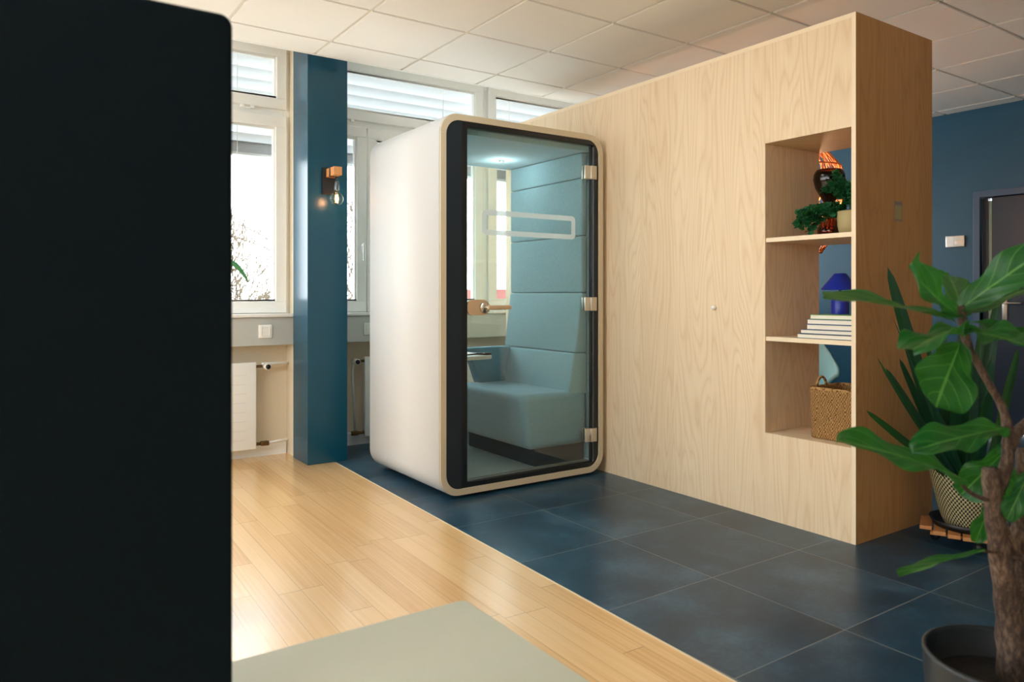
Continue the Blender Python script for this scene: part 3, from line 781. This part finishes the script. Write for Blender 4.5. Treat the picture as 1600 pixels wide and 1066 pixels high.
# books
cov = [(lin(40, 60, 72)), (lin(30, 60, 100)), (lin(90, 110, 130)), (lin(60, 80, 120)), (lin(90, 150, 70))]
bdat = [(2.352, .024, 'lowest'), (2.335, .022, 'second'), (2.302, .027, 'middle'), (2.302, .026, 'fourth'), (2.288, .024, 'topmost')]
labs = ['thin dark covered book lying lowest in the stack on the middle shelf', 'thin navy covered book second from the bottom of the stack', 'thicker book with grey blue cover in the middle of the stack', 'thick dark blue covered book just under the topmost of the stack', 'book with green cover lying topmost on the stack']
z = .9775
for k, (yr, h, nm) in enumerate(bdat):
    b = thing('book', labs[k], 'book', (3.52, 2.2, z), 'books stacked on the middle shelf')
    cm = plain('book_cover', cov[k], 0.5)
    xa, xb_ = 3.40 + .004 * k, 3.60 - .006 * k; ya = 2.046
    q = MB(); q.box(xa, xb_, ya, yr, z, z + .0025); q.box(xa, xb_, ya, yr, z + h - .0028, z + h - .0003); q.box(xb_ - .003, xb_, ya, yr, z + .0025, z + h - .0028); q.build('cover', cm, b)
    q = MB(); q.box(xa + .004, xb_ - .0032, ya + .003, yr - .003, z + .0026, z + h - .0029); q.build('pages', M['paper'], b)
    z += h
# table lamp
tl = thing('table_lamp', 'cobalt blue lamp with cone shade standing behind the book stack', 'lamp', (3.735, 2.318, .977))
MB().lathe([(.001, 0), (.046, 0), (.046, .235), (.040, .24), (.02, .241), (.001, .241)], (3.735, 2.318, .9775), 32).build('lamp_base', M['cobalt'], tl)
MB().lathe([(.093, .250), (.095, .254), (.030, .338), (.001, .340)], (3.735, 2.318, .9775), 32, smooth=False).build('lamp_shade', M['cobalt'], tl)
MB().tube([(3.735, 2.318, 1.18), (3.735, 2.318, 1.31)], .008, 8).build('lamp_stem', M['cobalt'], tl)
# smoked vase
VX, VY, VZ = 3.72, 2.372, 1.506
prof = [(.001, 0.002), (.045, .002), (.060, .02), (.062, .05), (.045, .09), (.016, .135), (.012, .155), (.018, .18), (.045, .225), (.072, .275), (.083, .32), (.080, .35), (.068, .372), (.062, .376), (.062, .373), (.074, .35), (.077, .32), (.066, .277), (.040, .23), (.012, .19), (.001, .185)]
o = MB().lathe(prof, (VX, VY, VZ), 36).build('glass_vase', M['smoke']); tag(o, 'smoked dark glass vase with pinched waist on the upper shelf', 'vase')

def leafmesh(mb, base, tip, width, nrm, bend=0.0, fold=0.15, wave=0.0, shape='fiddle', nv=14, nu=8, mi=0, seed=0, twist=0.0):
    base = Vector(base); tip = Vector(tip); ax = tip - base; L = ax.length; ax.normalize()
    nrm = Vector(nrm); nrm = (nrm - ax * nrm.dot(ax)).normalized(); sd = ax.cross(nrm).normalized()
    rr = random.Random(seed); ph = rr.random() * 6
    def wd(t):
        if shape == 'fiddle':
            w_ = (max(0, math.sin(math.pi * min(1, t ** 0.9))) ** 0.42) * (0.50 + 0.62 * t ** 1.1 - 0.12 * math.exp(-((t - .38) / .12) ** 2))
            return w_ * 0.95
        if shape == 'blade': return (0.55 + 0.9 * t) * 1.0 * (1 - t) ** 0.45 * 1.0 if t < 1 else 0
        return math.sin(math.pi * t ** 0.8) ** 0.8
    def fn(a, t):
        s_ = (a - .5) * 2; w_ = wd(t) * width / 2
        tw = twist * (t - .3); n2 = nrm * math.cos(tw) + sd * math.sin(tw); s2 = sd * math.cos(tw) - nrm * math.sin(tw)
        p = base + ax * (L * t) + nrm * (-bend * L * (t * t) + bend * L * t * 0.0)
        wv = wave * width * (abs(s_) ** 1.5) * math.sin(t * 13 + ph + (1.2 if s_ > 0 else 0))
        return p + s2 * (s_ * w_) + n2 * (fold * w_ * abs(s_) + wv)
    mb.sheet(fn, nu, nv, mi)

# shelf plant
sp = thing('potted_shelf_plant', 'leafy trailing green plant in beige pot on the upper shelf', 'plant', (3.60, 2.17, 1.506))
MB().lathe([(.001, 0), (.060, 0), (.072, .05), (.075, .12), (.070, .125), (.066, .118), (.001, .112)], (3.60, 2.165, 1.506), 32).build('pot', M['beigepot'], sp)
MB().lathe([(.001, 0), (.05, 0), (.064, -.004)], (3.60, 2.165, 1.621), 24).build('soil', M['soil'], sp)
lv = MB(); st = MB()
r9 = random.Random(3)
tg = []
for k in range(22):
    if k < 8: tg.append(Vector((3.50 + r9.uniform(-.05, .05), 2.33 + r9.uniform(-.07, .06), 1.56 + r9.uniform(-.03, .07))))
    elif k < 12: tg.append(Vector((3.52 + r9.uniform(-.04, .04), 2.40 + r9.uniform(-.03, .03), 1.60 + r9.uniform(-.02, .04))))
    else: tg.append(Vector((3.57 + r9.uniform(-.09, .09), 2.16 + r9.uniform(-.09, .12), 1.73 + r9.uniform(-.06, .10))))
for T in tg:
    T.y = max(2.09, T.y); T.x = min(3.58, T.x); a = Vector((3.60, 2.165, 1.62)); m_ = (a + T) / 2 + Vector((0, 0, .07))
    cv = [a * (1 - t) ** 2 + m_ * 2 * t * (1 - t) + T * t * t for t in [i / 8 for i in range(9)]]
    st.tube(cv, .002, 5)
    for i in range(2, 9):
        for q in range(6):
            d_ = Vector((r9.uniform(-1, .6), r9.uniform(-1, 1), r9.uniform(-.5, .9))).normalized()
            b0 = cv[i]; tp_ = b0 + d_ * r9.uniform(.022, .038)
            if tp_.y < 2.05 or tp_.z < 1.512 or tp_.y > 2.51: continue
            leafmesh(lv, b0, tp_, .04, (r9.uniform(-1, .2), r9.uniform(-.6, .6), 1), .1, .2, .12, 'oval', 4, 4, seed=k)
st.build('stems', M['small_leaf'], sp); lv.build('foliage', M['small_leaf'], sp, recalc=False)

# ------------------------------------------------------------------ lounge behind the divider
def egg_chair():
    cx, cyy = 5.17, 3.71; face = math.atan2(-.9, -.75)   # direction faced
    r_ = thing('lounge_chair', 'pale teal egg shaped armchair seen through the shelf niche', 'chair', (cx, cyy, 0))
    def shell(th, t, off=0):
        a = face + math.pi + th
        top = .62 + .48 * (0.5 + 0.5 * math.cos(max(-math.pi, min(math.pi, th * 1.75)))) if abs(th) < math.pi / 1.75 else .62
        top -= .10 * max(0, (abs(th) - 1.6)) 
        z_ = .34 + (top - .34) * t
        rr = (.20 + .20 * math.sin(min(1, (z_ - .34) / .35) * math.pi / 2)) + (.03 * math.cos(th) if z_ > .7 else 0) + .035 * max(0, t - .8) * 5 * (1 if abs(th) > 1 else .3)
        rr -= off
        return Vector((cx + rr * math.cos(a), cyy + rr * math.sin(a), z_))
    q = MB(); T = 2.05
    q.sheet(lambda u_, v_: shell(-T + 2 * T * u_, v_), 40, 14, uv=False)
    o = q.build('shell', M['chair_teal'], r_, recalc=False); o.modifiers.new('s', 'SOLIDIFY').thickness = .03
    o.modifiers['s'].offset = 0
    MB().lathe([(.001, 0), (.15, 0), (.30, .06), (.33, .11), (.30, .14), (.001, .145)], (cx, cyy, .30), 32).build('seat_cushion', M['chair_teal'], r_)
    MB().tube([(cx, cyy, .05), (cx, cyy, .31)], .022, 12).build('pedestal', M['steel'], r_)
    q = MB()
    for k in range(4):
        a = R(45 + 90 * k); q.tube([(cx, cyy, .07), (cx + .3 * math.cos(a), cyy + .3 * math.sin(a), .014)], [.018, .012], 8)
    q.build('star_base', M['steel'], r_)
egg_chair()
def rattan():
    c0 = at(1262, 300, 5.4); cx, cyy = c0.x, c0.y
    r_ = thing('rattan_pendant', 'glowing orange rattan pendant lamp seen through the top of the niche', 'lamp', (cx, cyy, 2.28))
    prof = [(.07, 2.27), (.14, 2.22), (.225, 2.12), (.25, 2.02), (.24, 1.90), (.20, 1.74), (.13, 1.56), (.09, 1.50)]
    def P(z):
        for (r1, z1), (r2, z2) in zip(prof, prof[1:]):
            if z2 <= z <= z1: return r1 + (r2 - r1) * (z1 - z) / (z1 - z2)
        return prof[-1][0]
    q = MB()
    for k in range(56):
        a = 2 * math.pi * k / 56; pts = []
        for i in range(15):
            z = 2.27 - .77 * i / 14; rr = P(z); aa = a + .25 * math.sin(i * .5) * (1 if k % 2 else -1)
            pts.append((cx + rr * math.cos(aa), cyy + rr * math.sin(aa), z))
        q.tube(pts, .0045, 4)
    for z in (2.265, 2.12, 2.02, 1.80, 1.66, 1.505):
        rr = P(z); pts = [(cx + rr * math.cos(R(a)), cyy + rr * math.sin(R(a)), z) for a in range(0, 361, 12)]; q.tube(pts, .007, 5, False)
    q.build('cane_shade', M['rattan'], r_)
    MB().lathe([(.001, -.05), (.035, -.035), (.05, 0), (.035, .04), (.015, .07), (.001, .07)], (cx, cyy, 1.98), 20).build('bulb', M['lamp_core'], r_)
    MB().tube([(cx, cyy, 2.05), (cx, cyy, 2.85)], .004, 6).build('cord', M['wire'], r_)
    l = bpy.data.lights.new('pendant_light', 'POINT'); l.energy = 12; l.color = (1, .62, .36); l.shadow_soft_size = .05
    lo = bpy.data.objects.new('pendant_light', l); COL.objects.link(lo); lo.location = (cx, cyy, 1.9)
rattan()

# ------------------------------------------------------------------ snake plant on dolly
SX, SY = 3.88, 1.735
dl = thing('plant_dolly', 'round slatted wooden plant trolley on black castors beside the divider', 'plant stand', (SX, SY, 0))
q = MB(); ROT = R(25)
for k in range(7):
    off = -.18 + k * .06; hw = math.sqrt(max(0.002, .205 ** 2 - off ** 2))
    ca, sa = math.cos(ROT), math.sin(ROT)
    pts = [(-hw, off - .026), (hw, off - .026), (hw, off + .026), (-hw, off + .026)]
    q.prism([(SX + a * ca - b * sa, SY + a * sa + b * ca) for a, b in pts], 'z', .058, .076)
bevel(q.build('slatted_top', M['dolly_wood'], dl), .002)
q = MB()
for s_ in (-.11, .11):
    pts = [(s_ - .02, -.16), (s_ + .02, -.16), (s_ + .02, .16), (s_ - .02, .16)]
    q.prism([(SX + a * ca - b * sa, SY + a * sa + b * ca) for a, b in pts], 'z', .046, .0578)
q.build('cross_bar', M['dolly_wood'], dl)
for k in range(4):
    a = R(40 + 90 * k); px, py = SX + .145 * math.cos(a), SY + .145 * math.sin(a)
    q = MB(); q.tube([(px - .012, py, .02), (px + .012, py, .02)], .02, 14); q.tube([(px, py, .02), (px, py, .047)], .006, 8); q.build('castor', M['black'], dl)
o = MB().lathe([(.001, 0), (.150, 0), (.170, .035), (.166, .035), (.147, .005), (.001, .005)], (SX, SY, .0765), 36).build('saucer', M['black']); tag(o, 'black saucer between the woven pot and the wooden trolley', 'saucer')
sn = thing('snake_plant', 'tall dark snake plant in black and beige woven pot beside the divider', 'plant', (SX, SY, .082))
MB().lathe([(.10 + .072 * (k / 12) ** .7, .27 * k / 12) for k in range(13)], (SX, SY, .083), 48, uv=True).build('woven_pot', M['pot_weave'], sn)
MB().lathe([(.172, .27), (.166, .275), (.160, .26), (.155, .20), (.001, .20)], (SX, SY, .083), 40).build('pot_liner', M['black'], sn)
MB().lathe([(.001, 0), (.1, .002), (.153, 0)], (SX, SY, .292), 30).build('soil', M['soil'], sn)
# blades: tip given as pixel and depth
bl = [(1387, 418, 3.35, .085), (1366, 555, 3.3, .018), (1372, 578, 3.35, .02), (1395, 500, 3.3, .02), (1384, 575, 3.45, .05), (1354, 642, 3.35, .05), (1405, 560, 3.5, .05), (1470, 500, 3.7, .08), (1446, 535, 3.6, .06), (1500, 520, 3.6, .09),
      (1535, 500, 3.7, .09), (1560, 462, 3.6, .09), (1590, 545, 3.8, .06), (1490, 600, 3.4, .08), (1520, 560, 3.4, .1), (1550, 560, 3.4, .1), (1428, 640, 3.6, .07), (1545, 610, 3.3, .09), (1460, 640, 3.4, .08)]
r5 = random.Random(11)
for k, (u_, v_, d_, w_) in enumerate(bl):
    a = r5.uniform(0, 6.28); tp_ = at(u_, v_, d_)
    dirx = Vector((tp_.x - SX, tp_.y - SY, 0)); base = Vector((SX, SY, .292)) + (dirx.normalized() * min(.09, dirx.length * .35) if dirx.length > .01 else Vector((0, 0, 0))) + Vector((r5.uniform(-.03, .03), r5.uniform(-.03, .03), 0))
    q = MB(); vw = Vector((-base.x, -base.y, .2)).normalized(); vw.rotate(Matrix.Rotation(r5.uniform(-.7, .7), 3, 'Z'))
    if tp_.y > 1.98: tp_.y = 1.98
    leafmesh(q, base, tp_, w_ * .95, vw, r5.uniform(-.02, .03), .28, .03, 'blade', 22, 6, seed=k, twist=r5.uniform(-.3, .3))
    q.build('blade', M['snake_leaf'], sn, recalc=False)

# ------------------------------------------------------------------ fiddle leaf fig in the foreground
FX, FY = 1.925, .775
fg = thing('fiddle_leaf_fig', 'fiddle leaf fig with thick cut trunk in dark pot in the near right corner', 'plant', (FX, FY, 0))
MB().lathe([(.001, 0), (.135, 0), (.165, .18), (.176, .352), (.176, .360), (.168, .362), (.165, .352), (.156, .18), (.001, .17)][:8] + [(.158, .29)], (FX, FY, 0), 56).build('pot', M['darkpot'], fg)
q = MB(); q.sheet(lambda a, t: Vector((FX + .159 * t * math.cos(6.2832 * a), FY + .159 * t * math.sin(6.2832 * a), .288 + .006 * math.sin(a * 40 + t * 9) * t * (1 - t))), 40, 8); q.build('soil', M['soil'], fg)
D = 1.74
def br(pts, rs, name='branch'):
    g = MB(); P = [at(*p) for p in pts]
    # smooth
    for _ in range(2):
        N = [P[0]]; Rn = [rs[0]]
        for i in range(len(P) - 1):
            N += [P[i] * .75 + P[i + 1] * .25, P[i] * .25 + P[i + 1] * .75]; Rn += [rs[i] * .75 + rs[i + 1] * .25, rs[i] * .25 + rs[i + 1] * .75]
        N.append(P[-1]); Rn.append(rs[-1]); P, rs = N, Rn
    rs = [r * (1 + .07 * math.sin(i * 2.3)) for i, r in enumerate(rs)]
    g.tube(P, rs, 14); return g.build(name, M['bark'], fg)
br([(1590, 1120, 1.78), (1582, 1000, 1.77), (1572, 930, 1.76), (1556, 830, 1.74), (1548, 733, 1.73)], [.041, .034, .025, .0215, .0195], 'trunk')
br([(1590, 1000, 1.77), (1592, 900, 1.80), (1608, 780, 1.84), (1625, 600, 1.86)], [.028, .019, .016, .013])
br([(1568, 900, 1.76), (1580, 850, 1.79), (1592, 840, 1.80), (1598, 700, 1.82)], [.016, .016, .015, .014])
br([(1557, 770, 1.74), (1572, 735, 1.74), (1577, 690, 1.74), (1570, 640, 1.74), (1545, 600, 1.74), (1528, 568, 1.74), (1510, 540, 1.74), (1500, 478, 1.74)], [.016, .014, .013, .009, .008, .008, .010, .010])
br([(1576, 700, 1.74), (1588, 676, 1.75), (1612, 655, 1.76)], [.015, .013, .012])
br([(1572, 790, 1.74), (1600, 782, 1.73), (1620, 770, 1.73)], [.008, .009, .012])
br([(1498, 752, 1.70), (1520, 775, 1.72), (1560, 786, 1.73), (1600, 782, 1.73)], [.004, .005, .006, .007])
br([(1538, 862, 1.70), (1556, 863, 1.72), (1600, 875, 1.76)], [.003, .0035, .005], 'leaf_stalk')
br([(1570, 820, 1.74), (1582, 850, 1.75), (1605, 880, 1.77)], [.006, .006, .006])
FL = [  # base, tip, width(m), normal mode, bend, fold, wave
    ((1492, 502, 1.74), (1294, 444, 1.60), .135, (-.27, -.20, 1), .075, .25, .05),
    ((1497, 492, 1.74), (1400, 422, 1.62), .14, (-.75, -.45, .5), -.10, .28, .09),
    ((1496, 486, 1.74), (1640, 380, 1.66), .125, (-.5, -.6, .75), .05, .10, .05),
    ((1502, 492, 1.74), (1660, 425, 1.80), .13, (-.2, -.1, 1), .05, .15, .05),
    ((1504, 496, 1.75), (1490, 415, 2.00), .12, (0, -.5, 1), .1, .15, .06),
    ((1505, 502, 1.75), (1618, 512, 1.90), .10, (0, .1, 1), .12, .15, .05),
    ((1502, 512, 1.74), (1424, 528, 1.58), .15, (-.1, .10, 1), .10, .2, .09),
    ((1506, 516, 1.74), (1600, 528, 1.62), .15, (-.30, -.30, 1), .12, .2, .09),
    ((1500, 538, 1.72), (1458, 640, 1.62), .175, (-.62, -.85, .35), -.04, .10, .05),
    ((1512, 752, 1.70), (1328, 668, 1.58), .145, (-.45, -.30, .95), .10, .15, .07),
    ((1578, 668, 1.73), (1436, 690, 1.60), .115, (-.35, -.45, .9), .08, .2, .10),
    ((1577, 698, 1.75), (1500, 775, 1.82), .11, (-.6, -.8, .3), .0, .2, .12),
    ((1575, 715, 1.76), (1576, 800, 1.80), .075, (-.3, -.9, .1), .05, .2, .1),
    ((1552, 775, 1.76), (1524, 848, 1.80), .065, (-.55, -.8, .25), .0, .15, .08),
    ((1540, 861, 1.70), (1402, 892, 1.60), .07, (-.1, .25, 1), .05, .35, .05),
    ((1612, 730, 1.72), (1572, 815, 1.70), .07, (-.6, -.8, .1), .0, .2, .1),
    ((1612, 655, 1.76), (1700, 560, 1.70), .14, (-.3, -.4, 1), .1, .2, .08),
    ((1625, 600, 1.86), (1640, 480, 1.95), .12, (-.6, -.7, .2), .0, .15, .08),
]
for k, (b_, t_, w_, nr, be, fo, wa) in enumerate(FL):
    q = MB(); leafmesh(q, at(*b_), at(*t_), w_, nr, be, fo, wa, 'fiddle', 22, 12, seed=k)
    q.build('leaf', M['fig_leaf'], fg, recalc=False)
for b_, t_ in (((1560, 640, 1.74), (1575, 672, 1.74)),):
    pass

# ------------------------------------------------------------------ foreground screen, table, hidden dracaena
s_ = thing('acoustic_screen', 'dark navy fabric acoustic screen filling the left foreground', 'screen', (-.7, 1.36, 0))
q = MB(); ol = rrect(-1.75, .335, .06, 1.688, .022, 8); q.prism(ol, 'y', 1.347, 1.392, smooth=False); bevel(q.build('fabric_panel', M['navy'], s_), .008, 3)
for xx in (-1.5, .15):
    q = MB(); q.rbox(xx - .025, xx + .025, 1.17, 1.57, 0.0, .012, .004); q.box(xx - .015, xx + .015, 1.355, 1.385, .012, .075); q.build('foot', M['blackmetal'], s_)
lt = thing('low_table', 'low square beige table in the foreground beside the navy screen', 'table', (.64, 1.27, 0))
XT, YT = .945, 1.585
q = MB(); q.prism(rrect(.365, XT, .94, YT, .02, 6), 'z', .425, .45)
bevel(q.build('table_top', M['table'], lt), .004)
for xx in (.41, XT - .05):
    for yv in (.99, YT - .05):
        q = MB(); q.tube([(xx, yv, 0), (xx, yv, .425)], [.012, .016], 12); q.build('leg', M['blackmetal'], lt)

dp = at(300, 600, 2.7); DX, DY = dp.x, dp.y
dc = thing('dragon_plant', 'thin leaved green plant peeking out from behind the navy screen', 'plant', (DX, DY, 0))
MB().lathe([(.001, 0), (.11, 0), (.13, .26), (.125, .262), (.12, .24), (.001, .235)], (DX, DY, 0), 32).build('pot', M['darkpot'], dc)
MB().tube([(DX, DY, .22), (DX + .01, DY, .7), (DX, DY + .01, 1.25)], [.016, .014, .010], 10).build('stem', M['bark'], dc)
tgts = [(368, 402, 2.66), (250, 330, 2.7), (280, 300, 2.8), (230, 420, 2.6), (200, 380, 2.7), (320, 330, 2.9), (300, 400, 2.5)]
for k, g_ in enumerate(tgts):
    tip = at(*g_); base = Vector((DX, DY, 1.24))
    q = MB()
    if k == 0:
        mid = at(366, 400, 2.68); tip = at(388, 441, 2.66)
        def cv(t):
            return base * (1 - t) ** 2 + (at(352, 372, 2.68)) * 2 * t * (1 - t) + tip * t * t
        def fn(a, t):
            c_ = cv(t); w_ = .026 * math.sin(math.pi * min(1, t * .93 + .05)) ** .7
            return c_ + Vector((.7, -.5, .35)).normalized() * ((a - .5) * w_)
        q.sheet(fn, 4, 22)
    else: leafmesh(q, base, tip, .035, (0, 0, 1), .25, .3, 0, 'oval', 14, 4, seed=k)
    q.build('leaf', M['small_leaf'], dc, recalc=False)

# ------------------------------------------------------------------ outdoors
o = MB().box(-80, 90, 6.5, 150, -5.2, -5.0).build('ground', M['hedge']); struct(o)
def tree(x, y, h, seed, lab, spread=1.0, shrub=False):
    rr = random.Random(seed); r_ = thing('bare_tree', lab, 'tree', (x, y, -5))
    g = MB(); tw = MB()
    def grow(p, d, L, rad, depth):
        q = p + d * L; m_ = (p + q) / 2 + Vector((rr.uniform(-1, 1), rr.uniform(-1, 1), rr.uniform(-1, 1))) * L * .06
        (g if depth < 3 else tw).tube([p, m_, q], [rad, rad * .85, rad * .7], 6 if depth < 3 else 3, False)
        if depth >= 7: return
        for k in range(3):
            nd = (d + Vector((rr.uniform(-1, 1), rr.uniform(-1, 1), rr.uniform(-.35, .8))) * .75 * spread).normalized()
            grow(q if k else m_ * .3 + q * .7, nd, L * rr.uniform(.62, .82), rad * .66, depth + 1)
    grow(Vector((x, y, -5)), Vector((0, 0, 1)), h * .30, h * .0085, 0)
    g.build('trunk', M['bark_out'], r_); tw.build('twigs', M['bark_out'], r_, recalc=False)
def place(u_, d_): p = at(u_, 461, d_); return p.x, p.y
x, y = place(560, 26); tree(x, y, 11.0, 12, 'bare tree outside the window between the pillar and the pod')
def shrub(x, y, h, wd, lab, seed, n=900):
    # bare twiggy crown: thin kinked twigs fanning up and outwards, a few dry leaves between them
    rr = random.Random(seed); g = MB(); lf = MB()
    base = Vector((x, y, -5 + h * .45))
    for k in range(n):
        a = rr.uniform(0, 6.28); el = rr.uniform(.1, 1.5); q = rr.uniform(.1, .8)
        d = Vector((math.cos(a) * math.cos(el), math.sin(a) * math.cos(el), math.sin(el)))
        S = Vector((wd, wd, h * .55))
        p = base + Vector((d.x * S.x, d.y * S.y, d.z * S.z)) * q
        L = rr.uniform(.15, .55) * min(1, (1.05 - q) * 2.2) * wd * .9
        d2 = (d + Vector((rr.uniform(-1, 1), rr.uniform(-1, 1), rr.uniform(-.3, .8))) * .7).normalized()
        m_ = p + d2 * L * .5 + Vector((rr.uniform(-1, 1), rr.uniform(-1, 1), rr.uniform(-1, 1))) * L * .08
        e_ = m_ + (d2 + Vector((rr.uniform(-.4, .4), rr.uniform(-.4, .4), .1))).normalized() * L * .5
        g.tube([p, m_, e_], [.012, .009, .005], 3, False)
        for q_ in range(2):
            c_ = p + (e_ - p) * rr.random(); t_ = Vector((rr.uniform(-1, 1), rr.uniform(-1, 1), rr.uniform(-1, 1))).normalized()
            n_ = t_.orthogonal().normalized() * .018
            lf.add([c_ - n_, c_ + n_, c_ + t_ * .07], [(0, 1, 2)])
    r_ = thing('garden_shrub', lab, 'shrub', (x, y, -5)); g.build('twigs', M['shrub_out'], r_, recalc=False); lf.build('dry_leaves', M['shrub_out'], r_, recalc=False)
    MB().tube([(x, y, -5), (x, y, base.z + .4)], [.10, .05], 6).build('stem', M['bark_out'], r_)
x, y = place(345, 13.5); shrub(x, y, 8.7, 1.4, 'tan and olive twiggy shrub beside the navy screen edge in the left window', 3, 1500)
x, y = place(428, 17); shrub(x, y, 7.4, 1.3, 'paler lower twiggy shrub at the right side of the left window', 9, 1100)
x, y = place(548, 13); shrub(x, y, 6.9, .9, 'brownish shrub crown low in the window beside the pillar', 4)
x, y = place(783, 40)
hs = thing('neighbour_house', 'distant white house with red tiled roof seen through the pod', 'house', (x, y, -5))
MB().box(x - 5, x + 5, y - 4, y + 4, -5, -.6).build('wall', M['house'], hs)
MB().prism([(x - 5.5, -.7), (x + 5.5, -.7), (x + 1, 1.5), (x - 1, 1.5)], 'y', y - 4.4, y + 4.4).build('roof', M['rooftile'], hs)
x, y = place(780, 30); shrub(x, y, 6.0, 1.6, 'small dark shrub in front of the red roofed house', 6)
